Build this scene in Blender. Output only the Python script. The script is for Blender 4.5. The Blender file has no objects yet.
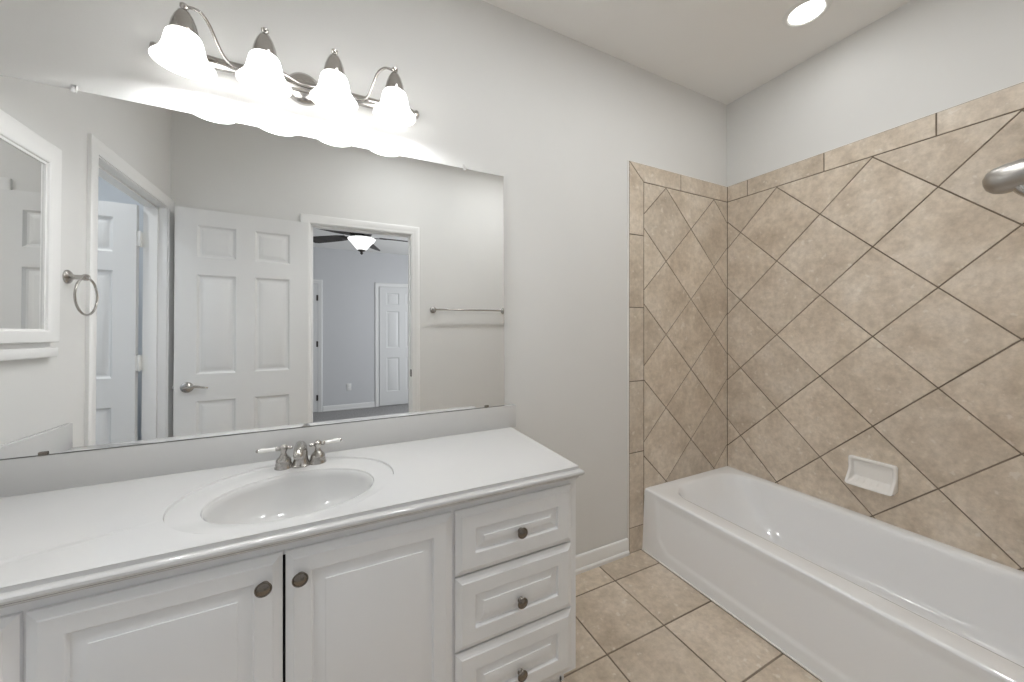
import bpy, bmesh, math, random
from mathutils import Vector, Matrix

# ------------------------------------------------------------------ camera, light, exposure
SC = bpy.context.scene
COL = SC.collection
SC.view_settings.view_transform = 'Standard'
SC.view_settings.look = 'None'
SC.view_settings.gamma = 1.0
SC.view_settings.use_curve_mapping = False
SC.view_settings.exposure = 0.57
SC.cycles.max_bounces = 16
SC.cycles.diffuse_bounces = 14

cam_d = bpy.data.cameras.new('camera')
cam = bpy.data.objects.new('camera', cam_d)
COL.objects.link(cam)
cam.location = (-2.3206, -1.5632, 1.27)
cam.rotation_euler = (math.pi / 2, 0, -0.4715)
cam_d.sensor_width = 36.0
cam_d.lens = 367.475 / 1024 * 36.0
cam_d.shift_x = -(522.95 - 512) / 1024
cam_d.shift_y = (325.89 - 341) / 1024
cam_d.clip_start = 0.02
SC.camera = cam

world = bpy.data.worlds.new('world')
SC.world = world
world.use_nodes = True
world.node_tree.nodes['Background'].inputs[0].default_value = (0.75, 0.85, 1.0, 1)
world.node_tree.nodes['Background'].inputs[1].default_value = 0.3

VANITY_W = 4.6        # watts per vanity bulb
DOWN_W = 0.55         # recessed lamp over the tub
FILL_W = 5.0          # recessed lamps added out of view as fill
SHADE_E = 6.0         # glow of the glass shades


def area(name, loc, rot, sx, sy, watts, color=(1, 1, 1), shape='RECTANGLE', spread=None):
    l = bpy.data.lights.new(name, 'AREA')
    l.shape = shape
    l.size = sx
    if shape in ('RECTANGLE', 'ELLIPSE'):
        l.size_y = sy
    l.energy = watts
    l.color = color
    if spread:
        l.spread = spread
    o = bpy.data.objects.new(name, l)
    COL.objects.link(o)
    o.location = loc
    o.rotation_euler = rot
    return o


# unseen area lamps added as daylight fill in the bedroom and the closet
area('bedroom_daylight_fill', (0.2, -3.2, 1.5), (0, math.radians(90), 0), 1.3, 1.6, 35, (0.93, 0.96, 1.0))
area('closet_daylight_fill', (-4.1, 0.28, 1.45), (math.radians(-90), 0, 0), 0.9, 1.3, 4.0, (0.92, 0.95, 1.0))
# recessed lamp over the bathtub
area('recessed_lamp_light', (-0.355, -0.632, 2.728), (0, 0, 0), 0.125, 0.125, DOWN_W, (0.97, 0.99, 1.0), 'DISK')

area('closet_fill_light', (-3.95, -1.15, 2.685), (0, 0, 0), 0.2, 0.2, 6.0, (0.97, 0.99, 1.0), 'DISK')  # unseen lamp added to brighten the side room
# two unseen recessed lamps added as fill over the bathroom floor
area('floor_fill_light', (-1.0, -0.92, 2.728), (0, 0, 0), 0.125, 0.125, FILL_W, (0.97, 0.99, 1.0), 'DISK')
area('door_fill_light', (-1.9, -0.92, 2.728), (0, 0, 0), 0.125, 0.125, FILL_W * 0.85, (0.97, 0.99, 1.0), 'DISK')

# ------------------------------------------------------------------ materials
def mat(name, col, rough=0.5, metal=0.0, spec=0.5, coat=0.0, emit=None, estr=0.0):
    m = bpy.data.materials.new(name)
    m.use_nodes = True
    b = m.node_tree.nodes['Principled BSDF']
    b.inputs['Base Color'].default_value = (*col, 1)
    b.inputs['Roughness'].default_value = rough
    b.inputs['Metallic'].default_value = metal
    b.inputs['Specular IOR Level'].default_value = spec
    b.inputs['Coat Weight'].default_value = coat
    if emit:
        b.inputs['Emission Color'].default_value = (*emit, 1)
        b.inputs['Emission Strength'].default_value = estr
    return m


def noise_tint(m, scale, lo, hi, bump=0.0, bscale=None, detail=4, rough=None):
    nt = m.node_tree
    b = nt.nodes['Principled BSDF']
    tc = nt.nodes.new('ShaderNodeTexCoord')
    n = nt.nodes.new('ShaderNodeTexNoise')
    n.inputs['Scale'].default_value = scale
    n.inputs['Detail'].default_value = detail
    nt.links.new(tc.outputs['Object'], n.inputs['Vector'])
    r = nt.nodes.new('ShaderNodeValToRGB')
    r.color_ramp.elements[0].position = 0.3
    r.color_ramp.elements[1].position = 0.7
    r.color_ramp.elements[0].color = (*lo, 1)
    r.color_ramp.elements[1].color = (*hi, 1)
    nt.links.new(n.outputs['Fac'], r.inputs['Fac'])
    nt.links.new(r.outputs['Color'], b.inputs['Base Color'])
    if bump:
        n2 = nt.nodes.new('ShaderNodeTexNoise')
        n2.inputs['Scale'].default_value = bscale or scale * 4
        n2.inputs['Detail'].default_value = 6
        nt.links.new(tc.outputs['Object'], n2.inputs['Vector'])
        bp = nt.nodes.new('ShaderNodeBump')
        bp.inputs['Strength'].default_value = bump
        bp.inputs['Distance'].default_value = 0.002
        nt.links.new(n2.outputs['Fac'], bp.inputs['Height'])
        nt.links.new(bp.outputs['Normal'], b.inputs['Normal'])
    return m


def tile_material(name, c_dark, c_mid, c_light, rough=0.42):
    m = bpy.data.materials.new(name)
    m.use_nodes = True
    nt = m.node_tree
    N, L = nt.nodes, nt.links
    b = N['Principled BSDF']
    b.inputs['Roughness'].default_value = rough
    b.inputs['Specular IOR Level'].default_value = 0.4
    tc = N.new('ShaderNodeTexCoord')
    at = N.new('ShaderNodeAttribute')
    at.attribute_name = 'tile_rand'
    off = N.new('ShaderNodeVectorMath')
    off.operation = 'MULTIPLY_ADD'
    off.inputs[1].default_value = (1, 1, 1)
    sc = N.new('ShaderNodeVectorMath')
    sc.operation = 'SCALE'
    sc.inputs['Scale'].default_value = 37.0
    L.new(at.outputs['Color'], sc.inputs[0])
    L.new(tc.outputs['Object'], off.inputs[0])
    L.new(sc.outputs[0], off.inputs[2])
    big = N.new('ShaderNodeTexNoise')
    big.inputs['Scale'].default_value = 5.5
    big.inputs['Detail'].default_value = 5
    big.inputs['Roughness'].default_value = 0.62
    L.new(off.outputs[0], big.inputs['Vector'])
    fine = N.new('ShaderNodeTexNoise')
    fine.inputs['Scale'].default_value = 34
    fine.inputs['Detail'].default_value = 6
    fine.inputs['Roughness'].default_value = 0.7
    L.new(off.outputs[0], fine.inputs['Vector'])
    r = N.new('ShaderNodeValToRGB')
    e = r.color_ramp.elements
    e[0].position, e[1].position = 0.30, 0.72
    e[0].color, e[1].color = (*c_dark, 1), (*c_light, 1)
    x = e.new(0.5)
    x.color = (*c_mid, 1)
    L.new(big.outputs['Fac'], r.inputs['Fac'])
    r2 = N.new('ShaderNodeValToRGB')
    e2 = r2.color_ramp.elements
    e2[0].position, e2[1].position = 0.34, 0.66
    e2[0].color, e2[1].color = (0.85, 0.84, 0.83, 1), (1.10, 1.10, 1.105, 1)
    L.new(fine.outputs['Fac'], r2.inputs['Fac'])
    mx = N.new('ShaderNodeMix')
    mx.data_type = 'RGBA'
    mx.blend_type = 'MULTIPLY'
    mx.inputs[0].default_value = 1.0
    L.new(r.outputs['Color'], mx.inputs[6])
    L.new(r2.outputs['Color'], mx.inputs[7])
    # tile to tile tone
    mp = N.new('ShaderNodeMapRange')
    mp.inputs[3].default_value = 0.91
    mp.inputs[4].default_value = 1.08
    L.new(at.outputs['Fac'], mp.inputs[0])
    ml = N.new('ShaderNodeVectorMath')
    ml.operation = 'SCALE'
    L.new(mx.outputs[2], ml.inputs[0])
    L.new(mp.outputs[0], ml.inputs['Scale'])
    # pale flecks of mineral deposit
    fl = N.new('ShaderNodeTexNoise')
    fl.inputs['Scale'].default_value = 30
    fl.inputs['Detail'].default_value = 2
    L.new(off.outputs[0], fl.inputs['Vector'])
    fr = N.new('ShaderNodeValToRGB')
    fr.color_ramp.elements[0].position, fr.color_ramp.elements[1].position = 0.655, 0.73
    fr.color_ramp.elements[0].color = (0, 0, 0, 1)
    fr.color_ramp.elements[1].color = (0.45, 0.45, 0.45, 1)
    L.new(fl.outputs['Fac'], fr.inputs['Fac'])
    mf = N.new('ShaderNodeMix')
    mf.data_type = 'RGBA'
    L.new(fr.outputs['Color'], mf.inputs[0])
    L.new(ml.outputs[0], mf.inputs[6])
    mf.inputs[7].default_value = (0.82, 0.77, 0.70, 1)
    L.new(mf.outputs[2], b.inputs['Base Color'])
    bp = N.new('ShaderNodeBump')
    bp.inputs['Strength'].default_value = 0.25
    bp.inputs['Distance'].default_value = 0.0015
    L.new(fine.outputs['Fac'], bp.inputs['Height'])
    L.new(bp.outputs['Normal'], b.inputs['Normal'])
    return m


M = {}
M['wall'] = noise_tint(mat('grey_wall_paint', (0.6, 0.6, 0.6), 0.65), 3.0, (0.705, 0.703, 0.690), (0.72, 0.718, 0.705), 0.10, 160)
M['ceiling'] = noise_tint(mat('ceiling_paint', (0.6, 0.6, 0.6), 0.8), 3.0, (0.84, 0.832, 0.815), (0.85, 0.842, 0.825), 0.10, 140)
M['trim'] = mat('white_trim_paint', (0.81, 0.808, 0.80), 0.35)
M['door'] = mat('white_door_paint', (0.74, 0.742, 0.738), 0.4)
M['cabinet'] = mat('white_cabinet_lacquer', (0.84, 0.845, 0.855), 0.35)
M['gap'] = mat('cabinet_gap_shade', (0.05, 0.05, 0.055), 0.8)
M['marble'] = noise_tint(mat('cultured_marble', (0.8, 0.8, 0.78), 0.12, coat=0.4), 4.0, (0.605, 0.605, 0.60), (0.625, 0.625, 0.62))
M['porcelain'] = mat('white_enamel', (0.86, 0.87, 0.885), 0.10, coat=0.5)
M['ceramic'] = mat('glazed_ceramic', (0.86, 0.84, 0.81), 0.15, coat=0.5)
M['nickel'] = mat('brushed_nickel', (0.50, 0.48, 0.455), 0.20, 1.0)
M['nickel_dark'] = mat('aged_nickel', (0.23, 0.205, 0.18), 0.25, 1.0)
M['nickel_soft'] = mat('satin_nickel', (0.46, 0.44, 0.415), 0.36, 1.0)
M['chrome'] = mat('satin_chrome', (0.70, 0.69, 0.67), 0.16, 1.0)
M['mirror'] = mat('silvered_glass', (0.90, 0.905, 0.90), 0.0, 1.0)
M['edge'] = mat('mirror_edge_dark', (0.10, 0.10, 0.095), 0.4)
M['plastic'] = mat('clear_plastic', (0.85, 0.85, 0.84), 0.2)
M['white_plastic'] = mat('white_plastic', (0.8, 0.8, 0.78), 0.35)
M['lever'] = mat('white_porcelain_lever', (0.85, 0.84, 0.81), 0.12, coat=0.5)
M['caulk'] = mat('white_caulk', (0.82, 0.80, 0.77), 0.5)
M['grout'] = noise_tint(mat('brown_grout', (0.12, 0.09, 0.06), 0.9), 3.0, (0.10, 0.075, 0.05), (0.30, 0.245, 0.19))
M['walltile'] = tile_material('beige_wall_tile', (0.52, 0.435, 0.34), (0.645, 0.56, 0.457), (0.735, 0.66, 0.565))
M['floortile'] = tile_material('beige_floor_tile', (0.50, 0.415, 0.320), (0.62, 0.53, 0.425), (0.70, 0.61, 0.51))
M['bedwall'] = mat('bedroom_grey_paint', (0.63, 0.635, 0.65), 0.7)
M['closetwall'] = mat('closet_pale_paint', (0.66, 0.69, 0.72), 0.7)
M['carpet'] = noise_tint(mat('grey_carpet', (0.3, 0.3, 0.3), 0.95, spec=0.1), 60, (0.24, 0.235, 0.235), (0.40, 0.395, 0.39), 0.8, 200)
M['blade'] = noise_tint(mat('dark_wood_blade', (0.06, 0.05, 0.045), 0.45), 12, (0.045, 0.04, 0.038), (0.075, 0.066, 0.06))
M['bronze'] = mat('dark_bronze', (0.08, 0.07, 0.065), 0.35, 0.8)
M['lens'] = mat('lamp_lens', (1, 1, 1), 0.4, emit=(1.0, 0.99, 0.96), estr=3.0)
M['bulb'] = mat('glowing_bulb', (1, 1, 1), 0.4, emit=(1.0, 0.98, 0.95), estr=6.0)
M['fanbowl'] = mat('fan_glass_bowl', (0.9, 0.9, 0.9), 0.3, emit=(1.0, 1.0, 1.0), estr=0.9)


def shade_material():
    m = bpy.data.materials.new('alabaster_glass')
    m.use_nodes = True
    nt = m.node_tree
    N, L = nt.nodes, nt.links
    out = N['Material Output']
    b = N['Principled BSDF']
    b.inputs['Base Color'].default_value = (0.86, 0.86, 0.85, 1)
    b.inputs['Roughness'].default_value = 0.22
    tc = N.new('ShaderNodeTexCoord')
    n = N.new('ShaderNodeTexNoise')
    n.inputs['Scale'].default_value = 16
    n.inputs['Detail'].default_value = 6
    n.inputs['Distortion'].default_value = 1.5
    L.new(tc.outputs['Object'], n.inputs['Vector'])
    mr = N.new('ShaderNodeMapRange')
    mr.inputs[1].default_value, mr.inputs[2].default_value = 0.3, 0.7
    mr.inputs[3].default_value, mr.inputs[4].default_value = SHADE_E * 0.22, SHADE_E * 0.40
    L.new(n.outputs['Fac'], mr.inputs[0])
    b.inputs['Emission Color'].default_value = (0.98, 0.99, 1.0, 1)
    L.new(mr.outputs[0], b.inputs['Emission Strength'])
    t = N.new('ShaderNodeBsdfTranslucent')
    t.inputs['Color'].default_value = (0.9, 0.89, 0.87, 1)
    mx = N.new('ShaderNodeMixShader')
    mx.inputs[0].default_value = 0.45
    L.new(b.outputs[0], mx.inputs[1])
    L.new(t.outputs[0], mx.inputs[2])
    L.new(mx.outputs[0], out.inputs['Surface'])
    return m


M['shade'] = shade_material()

# ------------------------------------------------------------------ mesh helpers
def new():
    return bmesh.new()


def quad(bm, vs):
    try:
        return bm.faces.new(vs)
    except ValueError:
        return None


def box(bm, x0, x1, y0, y1, z0, z1, bev=0.0):
    v = [bm.verts.new((x, y, z)) for x in (x0, x1) for y in (y0, y1) for z in (z0, z1)]
    fs = [(0, 1, 3, 2), (4, 6, 7, 5), (0, 4, 5, 1), (2, 3, 7, 6), (0, 2, 6, 4), (1, 5, 7, 3)]
    faces = [bm.faces.new([v[i] for i in f]) for f in fs]
    if bev:
        es = list({e for f in faces for e in f.edges})
        bmesh.ops.bevel(bm, geom=es, offset=bev, segments=2, affect='EDGES', profile=0.5)
    return faces


def frame_for(d):
    d = Vector(d).normalized()
    up = Vector((0, 0, 1)) if abs(d.z) < 0.95 else Vector((1, 0, 0))
    a = d.cross(up).normalized()
    return a, d.cross(a).normalized()


def ring(bm, c, a, b, ra, rb=None, n=24):
    rb = ra if rb is None else rb
    return [bm.verts.new(c + a * (ra * math.cos(2 * math.pi * i / n)) + b * (rb * math.sin(2 * math.pi * i / n))) for i in range(n)]


def skin(bm, rings, closed=True, cap0=False, cap1=False):
    for r0, r1 in zip(rings, rings[1:]):
        n = len(r0)
        for i in range(n if closed else n - 1):
            j = (i + 1) % n
            quad(bm, (r0[i], r0[j], r1[j], r1[i]))
    if cap0:
        quad(bm, list(reversed(rings[0])))
    if cap1:
        quad(bm, rings[-1])


def lathe(bm, origin, axis, prof, n=32, cap0=True, cap1=True):
    """prof: list of (radius, distance along axis)"""
    o = Vector(origin)
    d = Vector(axis).normalized()
    a, b = frame_for(d)
    rs = [ring(bm, o + d * h, a, b, max(r, 1e-4), n=n) for r, h in prof]
    skin(bm, rs, True, cap0, cap1)


def smooth_path(pts, k=6):
    P = [Vector(p) for p in pts]
    out = []
    for i in range(len(P) - 1):
        p0 = P[i - 1] if i else P[0] * 2 - P[1]
        p1, p2 = P[i], P[i + 1]
        p3 = P[i + 2] if i + 2 < len(P) else P[-1] * 2 - P[-2]
        for s in range(k):
            t = s / k
            out.append(0.5 * ((2 * p1) + (p2 - p0) * t + (2 * p0 - 5 * p1 + 4 * p2 - p3) * t * t + (3 * p1 - p0 - 3 * p2 + p3) * t ** 3))
    out.append(P[-1])
    return out


def tube(bm, pts, r, n=12, k=6, radii=None, smooth=True, rb=None):
    P = smooth_path(pts, k) if smooth else [Vector(p) for p in pts]
    m = len(P)
    rs = []
    prev = None
    for i, p in enumerate(P):
        d = (P[min(i + 1, m - 1)] - P[max(i - 1, 0)]).normalized()
        if prev is None:
            a, b = frame_for(d)
        else:
            a = (prev - d * prev.dot(d)).normalized()
            b = d.cross(a)
        prev = a
        rr = r
        if radii:
            t = i / (m - 1) * (len(radii) - 1)
            j = min(int(t), len(radii) - 2)
            rr = radii[j] + (radii[j + 1] - radii[j]) * (t - j)
        rs.append(ring(bm, p, a, b, rr, rr * (rb or 1), n))
    skin(bm, rs, True, True, True)


def torus(bm, c, axis, R, r, n=48, m=12):
    a, b = frame_for(axis)
    d = Vector(axis).normalized()
    c = Vector(c)
    rs = []
    for i in range(n):
        t = 2 * math.pi * i / n
        rad = a * math.cos(t) + b * math.sin(t)
        rs.append(ring(bm, c + rad * R, rad, d, r, n=m))
    skin(bm, rs + [rs[0]])


def base_of(o):
    p = Vector((0, 0, 0))
    while o:
        p += o.location
        o = o.parent
    return p


def obj(name, bm, material, parent=None, angle=35, rot=None, smooth=True, origin=None):
    """links the shape (given in room coordinates) as one mesh object"""
    bmesh.ops.remove_doubles(bm, verts=bm.verts, dist=1e-5)
    bmesh.ops.recalc_face_normals(bm, faces=bm.faces)
    b = base_of(parent) if parent else Vector((0, 0, 0))
    if origin is not None:
        b = Vector(origin)
    bm.transform(Matrix.Translation(-b))
    me = bpy.data.meshes.new(name)
    bm.to_mesh(me)
    bm.free()
    if smooth:
        me.shade_smooth()
        me.set_sharp_from_angle(angle=math.radians(angle))
    for mm in (material if isinstance(material, (list, tuple)) else [material]):
        me.materials.append(mm)
    o = bpy.data.objects.new(name, me)
    COL.objects.link(o)
    if parent:
        o.parent = parent
    elif origin is not None:
        o.location = b
    return o


def tag(o, label=None, cat=None, group=None, kind=None):
    if label:
        o['label'] = label
    if cat:
        o['category'] = cat
    if group:
        o['group'] = group
    if kind:
        o['kind'] = kind
    return o


def thing(name, loc, label, cat, group=None, kind=None):
    o = bpy.data.objects.new(name, None)
    o.empty_display_size = 0.05
    COL.objects.link(o)
    o.location = loc
    return tag(o, label, cat, group, kind)


def struct(name, bm, m, label, cat, **k):
    return tag(obj(name, bm, m, **k), label, cat, kind='structure')


# ------------------------------------------------------------------ dimensions of the place
XW = -3.253          # left wall
YS = -1.546          # wall with the bathroom door
H = 2.741
WT = 0.110           # wall thickness
DX0, DX1, DZ = -2.482, -1.772, 2.045      # bathroom doorway
CY0, CY1 = -1.496, -0.734                 # doorway in the left wall

# ------------------------------------------------------------------ room shell
bm = new(); box(bm, XW - WT, 0.12, 0.0, 0.12, 0, H)
struct('wall_north', bm, M['wall'], 'light grey painted wall behind the vanity and its big mirror', 'wall')
bm = new(); box(bm, 0.0, 0.12, YS - WT, 0.0, 0, H)
struct('wall_east', bm, M['wall'], 'light grey painted wall above the long side of the bathtub', 'wall')
bm = new()
box(bm, XW, DX0 - 0.018, YS - WT, YS, 0, H)
box(bm, DX1 + 0.018, 0.0, YS - WT, YS, 0, H)
box(bm, DX0 - 0.018, DX1 + 0.018, YS - WT, YS, DZ + 0.018, H)
struct('wall_south', bm, M['wall'], 'grey wall with the open doorway and towel bar seen in the mirror', 'wall')
bm = new()
box(bm, XW - WT, XW, YS - WT, CY0 - 0.018, 0, H)
box(bm, XW - WT, XW, CY1 + 0.018, 0.0, 0, H)
box(bm, XW - WT, XW, CY0 - 0.018, CY1 + 0.018, DZ + 0.003, H)
struct('wall_west', bm, M['wall'], 'grey side wall with framed cabinet and towel ring seen in the mirror', 'wall')
bm = new(); box(bm, XW - WT, 0.12, YS - WT, 0.12, H, H + 0.08)
struct('ceiling', bm, M['ceiling'], 'flat pale ceiling over the vanity and bathtub', 'ceiling')

random.seed(4)


def clip_poly(poly, x0, x1, y0, y1):
    def cut(P, f):
        out = []
        for i in range(len(P)):
            a, b = P[i], P[(i + 1) % len(P)]
            fa, fb = f(a), f(b)
            if fa >= 0:
                out.append(a)
            if (fa >= 0) != (fb >= 0):
                t = fa / (fa - fb)
                out.append((a[0] + (b[0] - a[0]) * t, a[1] + (b[1] - a[1]) * t))
        return out
    for f in (lambda p: p[0] - x0, lambda p: x1 - p[0], lambda p: p[1] - y0, lambda p: y1 - p[1]):
        poly = cut(poly, f)
        if len(poly) < 3:
            return []
    o = []
    for p in poly:
        if not o or (abs(p[0] - o[-1][0]) + abs(p[1] - o[-1][1])) > 1e-5:
            o.append(p)
    if len(o) > 1 and abs(o[0][0] - o[-1][0]) + abs(o[0][1] - o[-1][1]) < 1e-5:
        o.pop()
    return o


def inset_poly(P, d):
    n = len(P)
    A = sum(P[i][0] * P[(i + 1) % n][1] - P[(i + 1) % n][0] * P[i][1] for i in range(n))
    if A < 0:
        P = P[::-1]
    lines = []
    for i in range(n):
        a, b = P[i], P[(i + 1) % n]
        L = math.hypot(b[0] - a[0], b[1] - a[1])
        nx, ny = -(b[1] - a[1]) / L, (b[0] - a[0]) / L
        lines.append((a[0] + nx * d, a[1] + ny * d, (b[0] - a[0]) / L, (b[1] - a[1]) / L))
    out = []
    for i in range(n):
        x1, y1, u1, v1 = lines[i - 1]
        x2, y2, u2, v2 = lines[i]
        den = u1 * v2 - v1 * u2
        if abs(den) < 1e-6:
            return None
        t = ((x2 - x1) * v2 - (y2 - y1) * u2) / den
        out.append((x1 + u1 * t, y1 + v1 * t))
    A2 = sum(out[i][0] * out[(i + 1) % n][1] - out[(i + 1) % n][0] * out[i][1] for i in range(n))
    if A2 <= 1e-5:
        return None
    for i in range(n):     # a sliver can turn inside out
        a, b = out[i], out[(i + 1) % n]
        if (b[0] - a[0]) * lines[i][2] + (b[1] - a[1]) * lines[i][3] < 0:
            return None
    return out


def tiles_mesh(polys, to3, grout=0.0027, h=0.0022, bev=0.0012, rnd=None):
    """each tile raised over the grout bed; to3(a, b, depth) gives the room point"""
    bm = new()
    lay = bm.verts.layers.float_color.new('tile_rand')
    for P in polys:
        q0 = inset_poly(P, grout)
        q1 = inset_poly(P, grout + bev)
        if not q0 or not q1:
            continue
        c = random.random()
        rs = []
        for q, dd in ((q0, 0.0), (q0, h - bev * 0.7), (q1, h)):
            vs = [bm.verts.new(to3(a, b, dd)) for a, b in q]
            for v in vs:
                v[lay] = (c, (c * 7.3) % 1, (c * 3.7) % 1, 1)
            rs.append(vs)
        skin(bm, rs, True, False, True)
    return bm


# floor: grout bed and square tiles
bm = new(); box(bm, XW - WT, 0.12, YS - WT, 0.12, -0.06, -0.0022)
fl = struct('floor', bm, M['grout'], 'beige square ceramic tile floor with brown grout lines', 'floor')
pit = 0.3061
fx, fy = -0.7728, 0.1666
polys = []
for i in range(-1, 10):
    for j in range(-1, 8):
        x1 = fx - pit * (i - 1)
        y1 = fy - pit * (j - 1)
        P = clip_poly([(x1 - pit, y1 - pit), (x1, y1 - pit), (x1, y1), (x1 - pit, y1)], XW, -0.0, YS - WT, 0.0)
        if P:
            polys.append(P)
obj('floor_tiles', tiles_mesh(polys, lambda a, b, d: (a, b, -0.0022 + d), 0.0034), M['floortile'], fl, smooth=False)

# tile surround round the bathtub
TZ, TB = 2.1915, 2.0895       # top of the border, its lower edge
BXL, BXI = -0.864, -0.7545    # border left edge / inner edge on the vanity wall
hd = 0.2167
surround = thing('wall_tile_surround', (0, 0, 0), 'beige diagonal ceramic tile surround on the walls around the bathtub', 'tile surround', kind='structure')


def diamonds(c0, z0, par, x0, x1, y0, y1, sgn=-1):
    out = []
    for i in range(-3, 12):
        for j in range(-3, 14):
            if (i + j) % 2 != par:
                continue
            cx, cz = c0 + sgn * hd * i, z0 - hd * j
            P = clip_poly([(cx - hd, cz), (cx, cz - hd), (cx + hd, cz), (cx, cz + hd)], x0, x1, y0, y1)
            if P:
                out.append(P)
    return out


def strips(a0, a1, joints):
    e = [a0] + sorted(j for j in joints if a0 < j < a1) + [a1]
    return list(zip(e, e[1:]))


G0 = 0.0078
# vanity-wall panel (faces -Y).   diamond centres sit where vertices do not: shift by one half diagonal
north = lambda a, b, d: (a, -G0 - d, b)
P1 = diamonds(-0.1435, 2.0853, 1, BXI, -0.0078, 0.30, TB)
P2 = [[(BXL, TZ), (BXI, TB), (-0.451, TB), (-0.451, TZ)], [(-0.451, TB), (-0.0078, TB), (-0.0078, TZ), (-0.451, TZ)]]
zj = [1.783, 1.374, 0.959, 0.558, 0.14]
e = [0.0] + sorted(zj)
P3 = [[(BXL, a), (BXI, a), (BXI, b), (BXL, b)] for a, b in zip(e, e[1:])] + [[(BXL, 1.783), (BXI, 1.783), (BXI, TB), (BXL, TZ)]]
bm = new()
box(bm, BXL + 0.001, -0.0078, -G0, 0.0, 0.0, TZ - 0.001)
tag(obj('grout_bed', bm, M['grout'], surround), kind='structure')
obj('tile_panel', tiles_mesh(P1, north), M['walltile'], surround, smooth=False)['label'] = 'narrow tile panel at the tub end'
obj('border_strip', tiles_mesh(P2 + P3, north), M['walltile'], surround, smooth=False)
# long wall panel (faces -X)
east = lambda a, b, d: (-G0 - d, a, b)
P1 = diamonds(-0.0989, 2.0853, 0, YS + 0.0078, -0.0100, 0.30, TB)
P2 = [[(a, TB), (b, TB), (b, TZ), (a, TZ)] for a, b in strips(YS + 0.0078, -0.0100, [-0.143, -0.55, -0.96, -1.367])]
bm = new(); box(bm, -G0, 0.0, YS, 0.0, 0.0, TZ - 0.001)
tag(obj('grout_bed', bm, M['grout'], surround), kind='structure')
obj('tile_panel', tiles_mesh(P1, east), M['walltile'], surround, smooth=False)['label'] = 'long tile panel with the soap dish'
obj('border_strip', tiles_mesh(P2, east), M['walltile'], surround, smooth=False)
# plumbing wall panel (faces +Y)
south = lambda a, b, d: (a, YS + G0 + d, b)
P1 = diamonds(-0.1435, 2.0853, 1, BXI, -0.0100, 0.30, TB)
P2 = [[(BXL, TB), (-0.451, TB), (-0.451, TZ), (BXL, TZ)], [(-0.451, TB), (-0.01, TB), (-0.01, TZ), (-0.451, TZ)]]
bm = new(); box(bm, BXL + 0.001, -0.0078, YS, YS + G0, 0.0, TZ - 0.001)
tag(obj('grout_bed', bm, M['grout'], surround), kind='structure')
obj('tile_panel', tiles_mesh(P1, south), M['walltile'], surround, smooth=False)['label'] = 'tile panel on the shower wall'
P3 = [[(BXL, a), (BXI, a), (BXI, b), (BXL, b)] for a, b in zip(e, e[1:])] + [[(BXL, 1.783), (BXI, 1.783), (BXI, TB), (BXL, TB)]]
obj('border_strip', tiles_mesh(P2 + P3, south), M['walltile'], surround, smooth=False)
bm = new()
box(bm, BXL - 0.006, BXL + 0.001, -0.0075, 0.0, 0.0, TZ + 0.004, 0.002)
box(bm, BXL - 0.006, 0.0, -0.0075, 0.0, TZ - 0.001, TZ + 0.004, 0.002)
box(bm, -0.0075, 0.0, YS, 0.0, TZ - 0.001, TZ + 0.004, 0.002)
obj('caulk_line', bm, M['caulk'], surround)

# ------------------------------------------------------------------ trim: casings, jambs, baseboards
PROF = [(0.005, 0.0), (0.005, 0.007), (0.009, 0.010), (0.020, 0.011), (0.030, 0.012), (0.036, 0.015), (0.046, 0.0165), (0.056, 0.0175), (0.063, 0.016), (0.067, 0.012), (0.067, 0.0)]


def casing(bm, a0, a1, ztop, to3, lim0=None, lim1=None, z0=0.0):
    cols = []
    for u, d in PROF:
        l = a0 - u if lim0 is None else max(a0 - u, lim0)
        r = a1 + u if lim1 is None else min(a1 + u, lim1)
        cols.append([bm.verts.new(to3(*p, d)) for p in ((l, z0), (l, ztop + u), (r, ztop + u), (r, z0))])
    for c0, c1 in zip(cols, cols[1:]):
        for i in range(3):
            quad(bm, (c0[i], c0[i + 1], c1[i + 1], c1[i]))


def jamb(bm, a0, a1, ztop, d0, d1, to3, stop=True):
    def bx(p0, p1, z0, z1, q0, q1):
        pts = [to3(p, z, q) for p in (p0, p1) for q in (q0, q1) for z in (z0, z1)]
        v = [bm.verts.new(p) for p in pts]
        for f in [(0, 1, 3, 2), (4, 6, 7, 5), (0, 4, 5, 1), (2, 3, 7, 6), (0, 2, 6, 4), (1, 5, 7, 3)]:
            quad(bm, [v[i] for i in f])
    t = 0.0175
    bx(a0 - t, a0, 0, ztop + t, d0, d1)
    bx(a1, a1 + t, 0, ztop + t, d0, d1)
    bx(a0, a1, ztop, ztop + t, d0, d1)
    if stop:
        s0, s1 = stop
        bx(a0, a0 + 0.011, 0, ztop, s0, s1)
        bx(a1 - 0.011, a1, 0, ztop, s0, s1)
        bx(a0 + 0.011, a1 - 0.011, ztop - 0.011, ztop, s0, s1)


# bathroom doorway
bm = new()
S3 = lambda a, z, d: (a, YS + d, z)
casing(bm, DX0, DX1, DZ, S3)
casing(bm, DX0, DX1, DZ, lambda a, z, d: (a, YS - WT - d, z))
jamb(bm, DX0, DX1, DZ, 0.0, -WT, S3, (-0.040, -0.075))
t1 = struct('trim_1', bm, M['trim'], 'white casing around the doorway to the grey bedroom', 'door casing')
bm = new(); box(bm, DX1 - 0.003, DX1 + 0.001, YS - 0.036, YS + 0.004, 0.888, 0.946, 0.0008)
obj('strike_plate', bm, M['nickel_dark'], t1)['label'] = 'dark metal strike plate'
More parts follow.
